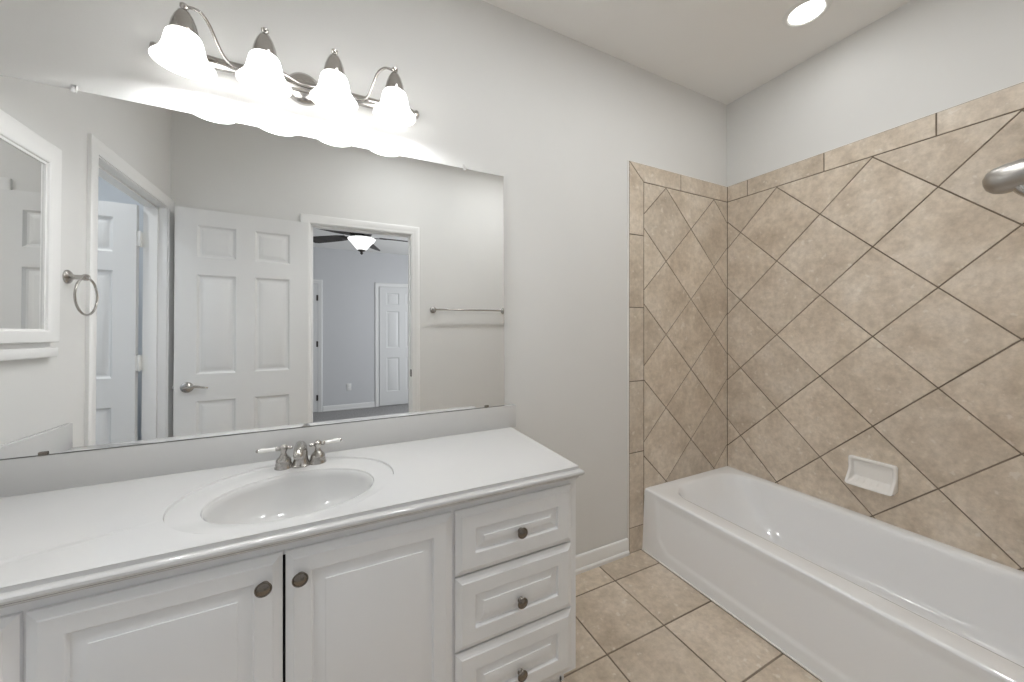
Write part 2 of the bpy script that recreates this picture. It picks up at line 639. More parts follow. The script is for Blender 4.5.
# doorway in the left wall
bm = new()
W3 = lambda a, z, d: (XW + d, a, z)
casing(bm, CY0, CY1, DZ - 0.015, W3, lim0=YS + 0.001)
jamb(bm, CY0, CY1, DZ - 0.015, 0.0, -WT, W3, (-0.042, -0.080))
struct('trim_2', bm, M['trim'], 'white casing around the side doorway next to the towel ring', 'door casing')
# bullnose baseboard between vanity and tile
BP = [(0.0, 0.0), (0.019, 0.0), (0.0205, 0.016), (0.017, 0.022), (0.0125, 0.024), (0.0125, 0.064), (0.0105, 0.070), (0.011, 0.076), (0.007, 0.084), (0.0, 0.087)]


def baseboard(bm, a0, a1, to3):
    r0 = [bm.verts.new(to3(a0, z, d)) for d, z in BP]
    r1 = [bm.verts.new(to3(a1, z, d)) for d, z in BP]
    skin(bm, [r0, r1], False)
    quad(bm, r0); quad(bm, list(reversed(r1)))


bm = new(); baseboard(bm, -1.602, BXL - 0.007, lambda a, z, d: (a, -d, z))
struct('baseboard_north', bm, M['trim'], 'short white baseboard between the vanity and the tiled wall', 'baseboard')
bm = new(); baseboard(bm, DX1 + 0.076, BXL - 0.002, lambda a, z, d: (a, YS + d, z))
struct('baseboard_south', bm, M['trim'], 'white baseboard beneath the towel bar wall', 'baseboard')

# ------------------------------------------------------------------ six panel doors
ZP = [0.245, 0.823, 0.993, 1.625, 1.735, 1.94]


def panel_door(w, h, t, stile_l, pw, mull, z0=0.012):
    """door in local coords: x 0..w, y -t/2..t/2"""
    bm = new()
    xs = [0, stile_l, stile_l + pw, stile_l + pw + mull, stile_l + 2 * pw + mull, w]
    zs = [z0] + ZP + [h]
    for side in (-1, 1):
        y = side * t / 2
        for i in range(5):
            for j in range(7):
                x0, x1, a, b = xs[i], xs[i + 1], zs[j], zs[j + 1]
                if i in (1, 3) and j in (1, 3, 5):
                    rs = []
                    for ins, dep in ((0, 0), (0.004, 0.004), (0.011, 0.0105), (0.020, 0.0120), (0.044, 0.0040), (0.048, 0.003)):
                        rs.append([bm.verts.new((px, y - side * dep, pz)) for px, pz in ((x0 + ins, a + ins), (x1 - ins, a + ins), (x1 - ins, b - ins), (x0 + ins, b - ins))])
                    skin(bm, rs, True, False, True)
                else:
                    quad(bm, [bm.verts.new((px, y, pz)) for px, pz in ((x0, a), (x1, a), (x1, b), (x0, b))])
    for (xa, za, xb, zb) in ((0, z0, w, z0), (w, z0, w, h), (w, h, 0, h), (0, h, 0, z0)):
        quad(bm, [bm.verts.new(p) for p in ((xa, -t / 2, za), (xb, -t / 2, zb), (xb, t / 2, zb), (xa, t / 2, za))])
    return bm


def lever(parent, p, n, along, name='door_handle'):
    """lever handle with a round rose at p on a face with normal n"""
    p, n, al = Vector(p), Vector(n).normalized(), Vector(along).normalized()
    up = Vector((0, 0, 1))
    bm = new()
    lathe(bm, p, n, [(0.033, 0.0), (0.033, 0.004), (0.030, 0.009), (0.016, 0.013), (0.0115, 0.018), (0.0115, 0.045), (0.010, 0.050)], 28)
    q = p + n * 0.046
    tube(bm, [q - al * 0.010, q + al * 0.012, q + al * 0.045 + up * 0.006, q + al * 0.080 - up * 0.001, q + al * 0.108 - up * 0.006 - n * 0.004], 0.008, 12, 5, [0.010, 0.0105, 0.0085, 0.0065, 0.0045])
    return obj(name, bm, M['nickel'], parent)


# bathroom door, folded back against the wall
W1 = 0.711
hx, hy_ = -2.500, -1.531
ang = math.atan2(-1.481 - hy_, -3.211 - hx)
dr = thing('door_1', (hx, hy_, 0), 'white six-panel door folded open, with lever handle, seen in the mirror', 'door', kind='structure')
bm = panel_door(W1, 2.043, 0.035, 0.110, 0.198, 0.100)
TM = Matrix.Translation((hx, hy_ - 0.0, 0)) @ Matrix.Rotation(ang, 4, 'Z')
bm.transform(TM)
obj('door_leaf', bm, M['door'], dr, angle=20)
nrm = Matrix.Rotation(ang, 4, 'Z') @ Vector((0, -1, 0))
al = Matrix.Rotation(ang, 4, 'Z') @ Vector((-1, 0, 0))
lever(dr, TM @ Vector((W1 - 0.062, -0.0175, 0.915)), nrm, al)
bm = new()
pz = TM @ Vector((W1, 0, 0.915))
ex = Matrix.Rotation(ang, 4, 'Z') @ Vector((1, 0, 0))
lathe(bm, pz - ex * 0.002, ex, [(0.011, 0.0), (0.011, 0.004), (0.007, 0.006), (0.006, 0.013)], 16)
obj('latch', bm, M['chrome'], dr)

# door leaf of the side room, standing open beyond the left wall
d2 = thing('door_2', (XW - WT - 0.012, -1.485, 0), 'white six-panel door standing open in the side room beyond the towel ring', 'door', kind='structure')
bm = panel_door(0.748, 2.026, 0.035, 0.100, 0.215, 0.110)
bm.transform(Matrix.Translation((-3.383, -1.485, 0)) @ Matrix.Rotation(math.radians(180.0), 4, 'Z'))
obj('door_leaf', bm, M['door'], d2, angle=20)
for z in (0.23, 1.076, 1.822):
    bm = new()
    lathe(bm, (-3.370, -1.475, z - 0.045), (0, 0, 1), [(0.004, -0.004), (0.0065, 0), (0.0065, 0.09), (0.004, 0.094)], 12)
    box(bm, -3.383, -3.370, -1.4765, -1.4735, z - 0.045, z + 0.045)
    box(bm, -3.370, -3.331, -1.495, -1.4925, z - 0.045, z + 0.045)
    box(bm, -3.373, -3.369, -1.494, -1.4735, z - 0.045, z + 0.045)
    obj('hinge', bm, M['white_plastic'], d2)['label'] = 'pale painted hinge'
lever(d2, (-4.09, -1.4675, 0.915), (0, 1, 0), (1, 0, 0))

# side room shell
bm = new()
x0 = -4.75
box(bm, x0 - 0.1, XW - WT, 0.30, 0.40, 0, H)
box(bm, x0 - 0.1, x0, -2.2, 0.30, 0, H)
box(bm, x0 - 0.1, XW - WT, -2.3, -2.2, 0, H)
box(bm, XW - WT, XW - WT + 0.1, -2.3, YS - WT, 0, H)
box(bm, XW - WT, XW - WT + 0.1, 0.12, 0.40, 0, H)
box(bm, x0, XW - WT, -2.2, 0.30, 2.70, 2.74)
struct('wall_closet', bm, M['closetwall'], 'pale bluish walls of the side room beyond the left doorway', 'wall')

bm = new(); box(bm, x0 - 0.1, XW - WT, -2.3, 0.40, -0.06, 0.0)
struct('floor_closet', bm, M['carpet'], 'grey carpet of the side room beyond the left doorway', 'floor')
cs = thing('closet_fill_lamp', (-3.95, -1.15, 2.70), 'small round ceiling lamp added unseen in the side room', 'ceiling light')  # fixture added to carry the side room fill light
bm = new()
lathe(bm, (-3.95, -1.15, 2.70), (0, 0, -1), [(0.13, 0.0), (0.13, 0.006), (0.122, 0.011), (0.110, 0.011), (0.108, 0.004)], 40, False, False)
obj('trim_ring', bm, M['white_plastic'], cs)
bm = new()
lathe(bm, (-3.95, -1.15, 2.697), (0, 0, -1), [(0.109, 0.0), (0.06, 0.003), (0.001, 0.004)], 40, False, True)
obj('lens', bm, M['lens'], cs)['label'] = 'glowing white lens'

# ------------------------------------------------------------------ bedroom beyond the bathroom doorway
YB = -5.185
bm = new()
box(bm, -4.6, 0.6, YB - 0.1, YB, 0, H)
box(bm, -4.7, -4.6, YB - 0.1, -2.3, 0, H)
box(bm, 0.5, 0.6, YB, YS - WT, 0, H)
box(bm, 0.12, 0.6, YS - WT - 0.1, YS - WT, 0, H)
struct('wall_bedroom', bm, M['bedwall'], 'grey bedroom wall seen through the doorway in the mirror', 'wall')
bm = new(); box(bm, -4.7, 0.6, YB - 0.1, YS - WT, 2.63, 2.72)
struct('ceiling_bedroom', bm, M['ceiling'], 'bedroom ceiling over the dark ceiling fan', 'ceiling')
bm = new(); box(bm, -4.7, 0.6, YB - 0.1, YS - WT - 0.0, -0.06, 0.0)
struct('floor_bedroom', bm, M['carpet'], 'grey carpet of the bedroom in the mirror', 'floor')
B3 = lambda a, z, d: (a, YB + d, z)
bm = new()
casing(bm, -1.655, -0.895, DZ, B3)
struct('trim_3', bm, M['trim'], 'white casing around the closed bedroom door', 'door casing')
d3 = thing('door_3', (-1.655, YB, 0), 'closed six-panel bedroom door on the far wall in the mirror', 'door', kind='structure')
bm = panel_door(0.756, 2.043, 0.035, 0.112, 0.210, 0.112)
bm.transform(Matrix.Translation((-1.653, YB + 0.006, 0)))
obj('door_leaf', bm, M['door'], d3, angle=20)
bm = new()
lathe(bm, (-0.965, YB + 0.0235, 0.915), (0, 1, 0), [(0.030, 0), (0.028, 0.006), (0.012, 0.012), (0.012, 0.035), (0.027, 0.045), (0.029, 0.058), (0.018, 0.068)], 20)
obj('door_knob', bm, M['nickel'], d3)
bm = new()
casing(bm, -3.335, -2.575, DZ, B3)
t4 = struct('trim_4', bm, M['trim'], 'white casing at the left end of the bedroom wall', 'door casing')
d4 = thing('door_4', (-3.335, YB, 0), 'bedroom door with dark hinges beside the left end casing in the mirror', 'door', kind='structure')
bm = panel_door(0.756, 2.043, 0.035, 0.112, 0.210, 0.112)
bm.transform(Matrix.Translation((-3.333, YB + 0.006, 0)))
obj('door_leaf', bm, M['door'], d4, angle=20)
for z in (0.23, 1.083, 1.819):
    bm = new()
    lathe(bm, (-2.574, YB + 0.028, z - 0.045), (0, 0, 1), [(0.008, 0), (0.008, 0.09)], 12)
    box(bm, -2.594, -2.572, YB + 0.0235, YB + 0.026, z - 0.045, z + 0.045)
    obj('hinge', bm, M['bronze'], d4)['label'] = 'dark hinge'
bm = new()
baseboard(bm, -2.499, -1.731, lambda a, z, d: (a, YB + d, z))
struct('baseboard_bedroom', bm, M['trim'], 'white baseboard along the grey bedroom wall', 'baseboard')
ol = thing('wall_outlet', (-2.124, YB, 0.365), 'white power outlet low on the grey bedroom wall', 'outlet')
bm = new(); box(bm, -2.159, -2.089, YB, YB + 0.006, 0.308, 0.422, 0.002)
obj('cover_plate', bm, M['white_plastic'], ol)
for z in (0.345, 0.385):
    bm = new(); box(bm, -2.141, -2.107, YB + 0.0055, YB + 0.008, z - 0.014, z + 0.014, 0.003)
    obj('socket', bm, M['trim'], ol)

# ceiling fan
FX, FY = -2.05, -3.105
fan = thing('ceiling_fan', (FX, FY, 2.63), 'dark-bladed ceiling fan with a white glass bowl light, seen through the doorway', 'ceiling fan')
bm = new()
lathe(bm, (FX, FY, 2.63), (0, 0, -1), [(0.075, 0), (0.075, 0.02), (0.05, 0.055), (0.018, 0.065), (0.018, 0.11), (0.10, 0.125), (0.125, 0.15), (0.125, 0.21), (0.10, 0.245), (0.06, 0.255)], 36)
obj('motor_housing', bm, M['bronze'], fan)
bm = new()
lathe(bm, (FX, FY, 2.385), (0, 0, -1), [(0.055, 0), (0.085, 0.008), (0.105, 0.028), (0.150, 0.036), (0.150, 0.044), (0.06, 0.046)], 36)
obj('light_fitter', bm, M['chrome'], fan)
bm = new()
lathe(bm, (FX, FY, 2.342), (0, 0, -1), [(0.146, 0.0), (0.150, 0.004), (0.138, 0.022), (0.110, 0.052), (0.082, 0.086), (0.060, 0.114), (0.045, 0.130), (0.02, 0.132)], 36)
obj('glass_bowl', bm, M['fanbowl'], fan)
bm = new()
lathe(bm, (FX, FY, 2.214), (0, 0, -1), [(0.010, -0.004), (0.046, 0.0), (0.040, 0.012), (0.016, 0.022), (0.014, 0.032), (0.018, 0.040), (0.008, 0.052), (0.002, 0.056)], 24)
obj('finial', bm, M['bronze'], fan)
for k, a in enumerate((220, 288, 358, 74, 146)):
    a = math.radians(a)
    R_ = Matrix.Translation((FX, FY, 2.372)) @ Matrix.Rotation(a, 4, 'Z') @ Matrix.Rotation(math.radians(-17), 4, 'X')
    bm = new()
    top, bot = [], []
    out = [(0.20, -0.045), (0.30, -0.058), (0.50, -0.066), (0.64, -0.070), (0.69, -0.058), (0.70, 0.0), (0.69, 0.058), (0.64, 0.070), (0.50, 0.066), (0.30, 0.058), (0.20, 0.045)]
    top = [bm.verts.new((x, y, 0.004)) for x, y in out]
    bot = [bm.verts.new((x, y, -0.004)) for x, y in out]
    skin(bm, [bot, top], True, True, True)
    bm.transform(R_)
    bl = obj('blade', bm, M['blade'], fan)
    bm = new()
    box(bm, 0.09, 0.16, -0.016, 0.016, -0.010, -0.004)
    box(bm, 0.15, 0.27, -0.034, 0.034, -0.009, -0.004, 0.002)
    bm.transform(R_)
    obj('blade_bracket', bm, M['bronze'], bl)

# ------------------------------------------------------------------ bathtub
TH = 0.3445
tub = thing('bathtub', (-0.38, -0.76, 0), 'white enamel alcove bathtub between the tiled walls', 'bathtub')


def rrect(x0, x1, y0, y1, r, n=14):
    """rounded rectangle, same point count for every call; r may be (r_yhi, r_ylo)"""
    ra, rb = (r, r) if not isinstance(r, tuple) else r
    pts = []
    for cx, cy, a0, rr in ((x1 - ra, y1 - ra, 0, ra), (x0 + ra, y1 - ra, 90, ra), (x0 + rb, y0 + rb, 180, rb), (x1 - rb, y0 + rb, 270, rb)):
        for i in range(n + 1):
            a = math.radians(a0 + 90 * i / n)
            pts.append((cx + rr * math.cos(a), cy + rr * math.sin(a)))
    # extra points along the straight runs
    out = []
    for i, p in enumerate(pts):
        out.append(p)
        if (i + 1) % (n + 1) == 0:
            q = pts[(i + 1) % len(pts)]
            for s in (0.2, 0.4, 0.6, 0.8):
                out.append((p[0] + (q[0] - p[0]) * s, p[1] + (q[1] - p[1]) * s))
    return out


tx0, tx1, ty0, ty1 = -0.750, -0.0105, -1.5355, -0.0105
ix0, ix1, iy0, iy1 = -0.648, -0.060, -1.447, -0.072
bm = new()
rs = []
spec = [
    (tx0 + 0.012, tx1, ty0, ty1, 0.004, TH - 0.040),
    (tx0, tx1, ty0, ty1, 0.004, TH - 0.012),
    (tx0 + 0.0015, tx1, ty0, ty1, 0.004, TH - 0.006),
    (tx0 + 0.006, tx1 - 0.001, ty0 + 0.001, ty1 - 0.001, 0.004, TH - 0.0005),
    (tx0 + 0.012, tx1 - 0.008, ty0 + 0.008, ty1 - 0.008, 0.010, TH),
    (ix0 - 0.014, ix1 + 0.012, iy0 - 0.014, iy1 + 0.014, (0.165, 0.10), TH - 0.0005),
    (ix0 - 0.003, ix1 + 0.003, iy0 - 0.003, iy1 + 0.003, (0.155, 0.09), TH - 0.004),
    (ix0 + 0.004, ix1 - 0.003, iy0 + 0.003, iy1 - 0.006, (0.150, 0.088), TH - 0.012),
    (ix0 + 0.010, ix1 - 0.008, iy0 + 0.008, iy1 - 0.020, (0.148, 0.088), TH - 0.035),
    (ix0 + 0.024, ix1 - 0.020, iy0 + 0.020, iy1 - 0.080, (0.150, 0.09), TH - 0.130),
    (ix0 + 0.038, ix1 - 0.034, iy0 + 0.034, iy1 - 0.150, (0.155, 0.09), TH - 0.220),
    (ix0 + 0.052, ix1 - 0.048, iy0 + 0.048, iy1 - 0.200, (0.160, 0.09), TH - 0.262),
    (ix0 + 0.075, ix1 - 0.070, iy0 + 0.070, iy1 - 0.240, (0.150, 0.09), TH - 0.285),
    (ix0 + 0.120, ix1 - 0.115, iy0 + 0.12, iy1 - 0.300, (0.120, 0.08), TH - 0.295),
    (ix0 + 0.200, ix1 - 0.200, iy0 + 0.3, iy1 - 0.450, (0.050, 0.05), TH - 0.298),
]
for a, b, c, d, r, z in spec:
    rs.append([bm.verts.new((x, y, z)) for x, y in rrect(a, b, c, d, r)])
skin(bm, rs, True, False, True)
obj('basin', bm, M['porcelain'], tub, angle=60)


def sstep(t):
    t = max(0.0, min(1.0, t))
    return t * t * (3 - 2 * t)


bm = new()
ny, nz = 150, 44
grid = []
for i in range(ny + 1):
    y = ty1 + (ty0 - ty1) * i / ny
    row = []
    for j in range(nz + 1):
        z = (TH - 0.010) * j / nz
        border = -0.7675 + 0.0175 * (z / TH)
        # sunk field with cut lower corners, open to the rim at the top
        dl = (ty1 - y) - (0.088 + 0.030 * max(0.0, (0.33 - z) / 0.23))
        dr_ = (y - ty0) - (0.088 + 0.030 * max(0.0, (0.33 - z) / 0.23))
        db = z - 0.062
        dc = ((ty1 - y) - 0.108 + (z - 0.062) - 0.060) * 0.7071 + 0.0
        dc2 = ((y - ty0) - 0.108 + (z - 0.062) - 0.060) * 0.7071
        m_ = min(dl, dr_, db, dc, dc2)
        s = sstep(m_ / 0.020 + 0.5)
        x = border + 0.0045 * s * (1 - sstep((z - 0.29) / 0.045))
        row.append(bm.verts.new((x, y, z)))
    grid.append(row)
for i in range(ny):
    for j in range(nz):
        quad(bm, (grid[i][j], grid[i + 1][j], grid[i + 1][j + 1], grid[i][j + 1]))
e0 = [grid[0][j] for j in range(nz + 1)]
back = [bm.verts.new((-0.70, v.co.y, v.co.z)) for v in e0]
for j in range(nz):
    quad(bm, (e0[j], e0[j + 1], back[j + 1], back[j]))
obj('apron', bm, M['porcelain'], tub, angle=60)
bm = new()
box(bm, -0.7745, -0.7665, ty0, ty1, 0.0, 0.006, 0.002)
obj('caulk_line', bm, M['caulk'], tub)
bm = new()
lathe(bm, (-0.354, -1.24, TH - 0.2985), (0, 0, 1), [(0.036, 0.0), (0.036, 0.003), (0.028, 0.005), (0.010, 0.004)], 24)
obj('drain', bm, M['nickel'], tub)
bm = new()
lathe(bm, (-0.354, -1.420, 0.235), (0, 1, 0.1), [(0.038, 0.0), (0.038, 0.004), (0.030, 0.009), (0.008, 0.010)], 24)
obj('overflow_plate', bm, M['nickel'], tub)

# soap dish on the long tiled wall
sd = thing('soap_dish', (-0.010, -0.748, 0.55), 'white ceramic soap dish set in the beige tile above the bathtub', 'soap dish')
bm = new()
yc, zc = -0.750, 0.557
wy, wz = 0.090, 0.066


def sdring(sy, sz0, sz1, r, dep):
    pts = rrect(-sy, sy, sz0, sz1, r, 6)
    return [bm.verts.new((-0.0095 - dep((b + wz) / (2 * wz)), yc + a, zc + b)) for a, b in pts]


fr_d = lambda t: 0.016 + 0.046 * (1 - sstep((t + 0.02) / 0.62)) + 0.003 * sstep((t - 0.6) / 0.4)
rs = [sdring(wy, -wz * 0.95, wz, 0.012, lambda t: 0.0),
      sdring(wy + 0.001, -wz, wz + 0.001, 0.013, lambda t: fr_d(t) * 0.75),
      sdring(wy - 0.002, -wz + 0.002, wz - 0.002, 0.012, lambda t: fr_d(t)),
      sdring(wy - 0.008, -wz + 0.006, wz - 0.008, 0.010, lambda t: fr_d(t) + 0.001),
      sdring(wy - 0.013, -wz + 0.012, wz - 0.013, 0.010, lambda t: fr_d(t) - 0.002),
      sdring(wy - 0.017, -wz + 0.022, wz - 0.018, 0.010, lambda t: 0.006 + 0.026 * (1 - sstep(t / 0.45))),
      sdring(wy - 0.022, -wz + 0.038, wz - 0.023, 0.008, lambda t: 0.004),
      sdring(0.02, -0.01, 0.02, 0.006, lambda t: 0.004)]
skin(bm, rs, True, True, True)
obj('dish_body', bm, M['ceramic'], sd, angle=50)
for k in range(5):
    bm = new()
    y = yc - 0.05 + 0.025 * k
    tube(bm, [(-0.019, y, zc - wz + 0.030), (-0.035, y, zc - wz + 0.020), (-0.050, y, zc - wz + 0.014)], 0.003, 8, 3)
    obj('drip_ridge', bm, M['ceramic'], sd)

# shower head
sh = thing('shower_head', (-0.39, YS + 0.01, 1.90), 'brushed nickel egg-shaped shower head at the right above the tub', 'shower head')
bm = new()
d = Vector((0.10, 0.94, -0.12)).normalized()
c = Vector((-0.39, -1.258, 1.752))
lathe(bm, c, d, [(0.006, -0.055), (0.020, -0.052), (0.033, -0.042), (0.042, -0.022), (0.0465, 0.005), (0.0470, 0.035), (0.0445, 0.060), (0.037, 0.077), (0.024, 0.088), (0.008, 0.093)], 36)
obj('spray_head', bm, M['nickel_soft'], sh)
bm = new()
tube(bm, [(-0.39, -1.238, 1.735), (-0.39, -1.252, 1.700), (-0.39, -1.290, 1.668), (-0.39, -1.350, 1.655), (-0.39, -1.410, 1.672), (-0.39, -1.440, 1.715)], 0.016, 14, 6, [0.024, 0.020, 0.017, 0.015, 0.015, 0.016])
obj('handle', bm, M['nickel'], sh)
bm = new()
tube(bm, [(-0.39, -1.437, 1.700), (-0.39, -1.450, 1.80), (-0.39, -1.475, 1.875), (-0.39, YS + 0.012, 1.90)], 0.0105, 14, 6)
obj('arm', bm, M['nickel'], sh)
bm = new()
lathe(bm, (-0.39, YS + 0.010, 1.90), (0, 1, 0), [(0.030, 0), (0.029, 0.005), (0.014, 0.012)], 24)
obj('flange', bm, M['nickel'], sh)

# ------------------------------------------------------------------ vanity cabinet
VX0, VX1, VF, VT = XW + 0.001, -1.592, -0.530, 0.762
van = thing('vanity_cabinet', ((VX0 + VX1) / 2, -0.27, 0), 'long white raised-panel vanity cabinet under the sink counter', 'cabinet')
bm = new()
box(bm, VX1 - 0.016, VX1, VF + 0.019, -0.002, 0.105, VT)
box(bm, VX1 - 0.016, VX1, VF + 0.075, -0.002, 0.0, 0.105)
box(bm, VX0, VX0 + 0.016, VF + 0.019, -0.002, 0.0, VT)
box(bm, VX0, VX1, -0.012, -0.002, 0.0, VT)
box(bm, VX0, VX1, VF + 0.019, -0.002, 0.105, 0.121)
obj('carcass', bm, M['cabinet'], van)
bm = new()
F0, F1 = VF, VF + 0.019
box(bm, VX0, VX1, F0, F1, 0.728, VT)
box(bm, VX0, VX1, F0, F1, 0.105, 0.135)
for a, b in ((VX1 - 0.040, VX1), (-2.045, -2.000), (-2.850, -2.812), (VX0, VX0 + 0.04)):
    box(bm, a, b, F0, F1, 0.135, 0.728)
obj('face_frame', bm, M['cabinet'], van, angle=20)
bm = new(); box(bm, VX0 + 0.01, VX1 - 0.01, VF + 0.075, VF + 0.088, 0.0, 0.105)
obj('toe_kick', bm, M['cabinet'], van)
bm = new(); box(bm, VX0 + 0.02, VX1 - 0.03, VF + 0.020, VF + 0.024, 0.125, 0.74)  # near-black sheet stands in for the shade behind the door gaps
obj('gap_shade_sheet', bm, M['gap'], van)['label'] = 'dark sheet standing for shade in the gap between the doors'


def raised(x0, x1, z0, z1, yb, t, stile=0.054, rise=0.033):
    bm = new()
    rs = []
    yf = yb - t
    for ins, y in ((0, yb), (0, yf + 0.0100), (0.002, yf + 0.0085), (0.016, yf + 0.0022), (0.017, yf + 0.0008), (0.0185, yf), (stile - 0.002, yf), (stile, yf + 0.0010), (stile + 0.003, yf + 0.0085), (stile + 0.006, yf + 0.0090), (stile + rise - 0.0035, yf + 0.0032), (stile + rise - 0.003, yf + 0.0008), (stile + rise, yf + 0.0002)):
        rs.append([bm.verts.new(p) for p in ((x0 + ins, y, z0 + ins), (x1 - ins, y, z0 + ins), (x1 - ins, y, z1 - ins), (x0 + ins, y, z1 - ins))])
    skin(bm, rs, True, True, True)
    return bm


def knob(parent, x, z, y):
    bm = new()
    lathe(bm, (x, y, z), (0, -1, 0), [(0.0095, 0), (0.0085, 0.003), (0.0055, 0.006), (0.0055, 0.011), (0.010, 0.0130), (0.0160, 0.0145), (0.0170, 0.0165), (0.0160, 0.0185), (0.0150, 0.0185), (0.0138, 0.0175), (0.0115, 0.0190), (0.006, 0.0207), (0.001, 0.0212)], 28)
    return obj('knob', bm, M['nickel_dark'], parent)


T = 0.019
YF = VF - 0.0005
for (a, b, kx) in ((-2.831, -2.4315, -2.469), (-2.4255, -2.026, -2.398)):
    dd = obj('door', raised(a, b, 0.125, 0.739, YF, T), M['cabinet'], van, angle=20)
    knob(dd, kx + 0.004, 0.679, YF - T)
for (a, b) in ((-2.016, -1.617), (-3.238, -2.839)):
    for (z0, z1, kz) in ((0.552, 0.739, 0.6285), (0.334, 0.546, 0.415), (0.125, 0.328, 0.193)):
        dd = obj('drawer', raised(a, b, z0, z1, YF, T, 0.058, 0.030), M['cabinet'], van, angle=20)
        knob(dd, (a + b) / 2 + 0.004, kz + 0.010, YF - T)

# ------------------------------------------------------------------ countertop with moulded basin
CT = 0.80
CX0, CX1, CF = XW + 0.002, -1.594, -0.549
top = thing('sink_counter', ((CX0 + CX1) / 2, -0.28, 0.762), 'white cultured marble counter with a moulded oval sink', 'countertop')
BCX, BCY, BA, BB = -2.4215, -0.330, 0.206, 0.168
OCX, OCY, OA, OB = -2.430, -0.300, 0.277, 0.238
NS = 128
bm = new()


def egg(s, k):
    """k=0 basin edge .. k=1 outer ring"""
    a = 2 * math.pi * s / NS
    cx, cy = BCX + (OCX - BCX) * k, BCY + (OCY - BCY) * k
    return cx + (BA + (OA - BA) * k) * math.cos(a), cy + (BB + (OB - BB) * k) * math.sin(a)


def rect_hit(s):
    a = 2 * math.pi * s / NS
    dx, dy = math.cos(a) * OA, math.sin(a) * OB
    x0, x1, y0, y1 = CX0, CX1, CF, -0.018
    t = 1e9
    if dx > 1e-9: t = min(t, (x1 - OCX) / dx)
    if dx < -1e-9: t = min(t, (x0 - OCX) / dx)
    if dy > 1e-9: t = min(t, (y1 - OCY) / dy)
    if dy < -1e-9: t = min(t, (y0 - OCY) / dy)
    return OCX + dx * t, OCY + dy * t


def sunk(y):     # the step of the outer ring fades out towards the front
    return 0.006 * sstep((y + 0.51) / 0.11)


rs = []
for k, f in ((0.0, 'lip'), (0.03, 'lip2'), (0.12, 'in'), (0.5, 'in'), (0.92, 'in'), (0.965, 'in'), (1.0, 'top'), (1.02, 'top')):
    row = []
    for s in range(NS):
        x, y = egg(s, k)
        y = max(min(y, -0.0185), CF + 0.0005)
        z = CT - sunk(y)
        if f == 'lip': z -= 0.006
        if f == 'lip2': z -= 0.001
        if f == 'top': z = CT
        row.append(bm.verts.new((x, y, z)))
    rs.append(row)
row = []
corners = [(CX0, CF), (CX1, CF), (CX0, -0.018), (CX1, -0.018)]
hits = [list(rect_hit(s)) for s in range(NS)]
for c in corners:
    i = min(range(NS), key=lambda q: (hits[q][0] - c[0]) ** 2 + (hits[q][1] - c[1]) ** 2)
    hits[i] = list(c)
row = [bm.verts.new((x, y, CT)) for x, y in hits]
rs.append(row)
skin(bm, rs, True)
# moulded front edge and right end: cove, then a bead
ep = [(0.0, 0.0), (0.0006, -0.0006), (0.0008, -0.0075), (0.0018, -0.0098), (0.0045, -0.0108), (0.0095, -0.0122), (0.0135, -0.0158), (0.0150, -0.0205), (0.0135, -0.0255), (0.0085, -0.0295), (0.0020, -0.0310), (0.0, -0.0375)]
cols = []
for u, dz in ep:
    cols.append([bm.verts.new(p) for p in ((CX0, CF - u, CT + dz), (CX1 + u, CF - u, CT + dz), (CX1 + u, -0.002, CT + dz))])
for c0, c1 in zip(cols, cols[1:]):
    for i in range(2):
        quad(bm, (c0[i], c0[i + 1], c1[i + 1], c1[i]))
quad(bm, [bm.verts.new(p) for p in ((CX1, -0.002, CT), (CX1, -0.0185, CT), (CX1 - 0.02, -0.0185, CT), (CX1 - 0.02, -0.002, CT))])
box(bm, CX0, CX1 - 0.001, CF + 0.001, CF + 0.05, CT - 0.0375, CT - 0.03)
box(bm, CX1 - 0.05, CX1 - 0.001, CF + 0.05, -0.002, CT - 0.0375, CT - 0.03)
obj('slab', bm, M['marble'], top, angle=30)
bm = new()
rs = []
for k, z in ((1.0, -0.0055), (0.985, -0.014), (0.96, -0.030), (0.92, -0.055), (0.85, -0.085), (0.74, -0.112), (0.58, -0.130), (0.40, -0.140), (0.20, -0.1455), (0.07, -0.148)):
    row = []
    for s in range(NS):
        a = 2 * math.pi * s / NS
        row.append(bm.verts.new((BCX + BA * k * math.cos(a), BCY + 0.012 * (1 - k) + BB * k * math.sin(a), CT + z - (0.0045 * k if z > -0.006 else 0.0) * 0)))
    rs.append(row)
for i, s in enumerate(rs[0]):
    s.co.z = CT - sunk(s.co.y) - 0.006
skin(bm, rs, True, False, True)
obj('basin', bm, M['marble'], top, angle=60)
bm = new()
lathe(bm, (BCX, BCY + 0.012, CT - 0.148), (0, 0, 1), [(0.022, 0.0), (0.022, 0.003), (0.016, 0.004), (0.014, 0.001), (0.012, 0.006), (0.004, 0.008)], 28)
obj('drain', bm, M['nickel'], top)
bm = new(); box(bm, CX0, -1.570, -0.0205, -0.001, CT - 0.002, 0.9025, 0.003)
obj('backsplash', bm, M['marble'], top)
bm = new(); box(bm, CX0 - 0.001, CX0 + 0.019, CF + 0.002, -0.021, CT - 0.002, 0.9025, 0.003)
obj('side_splash', bm, M['marble'], top)

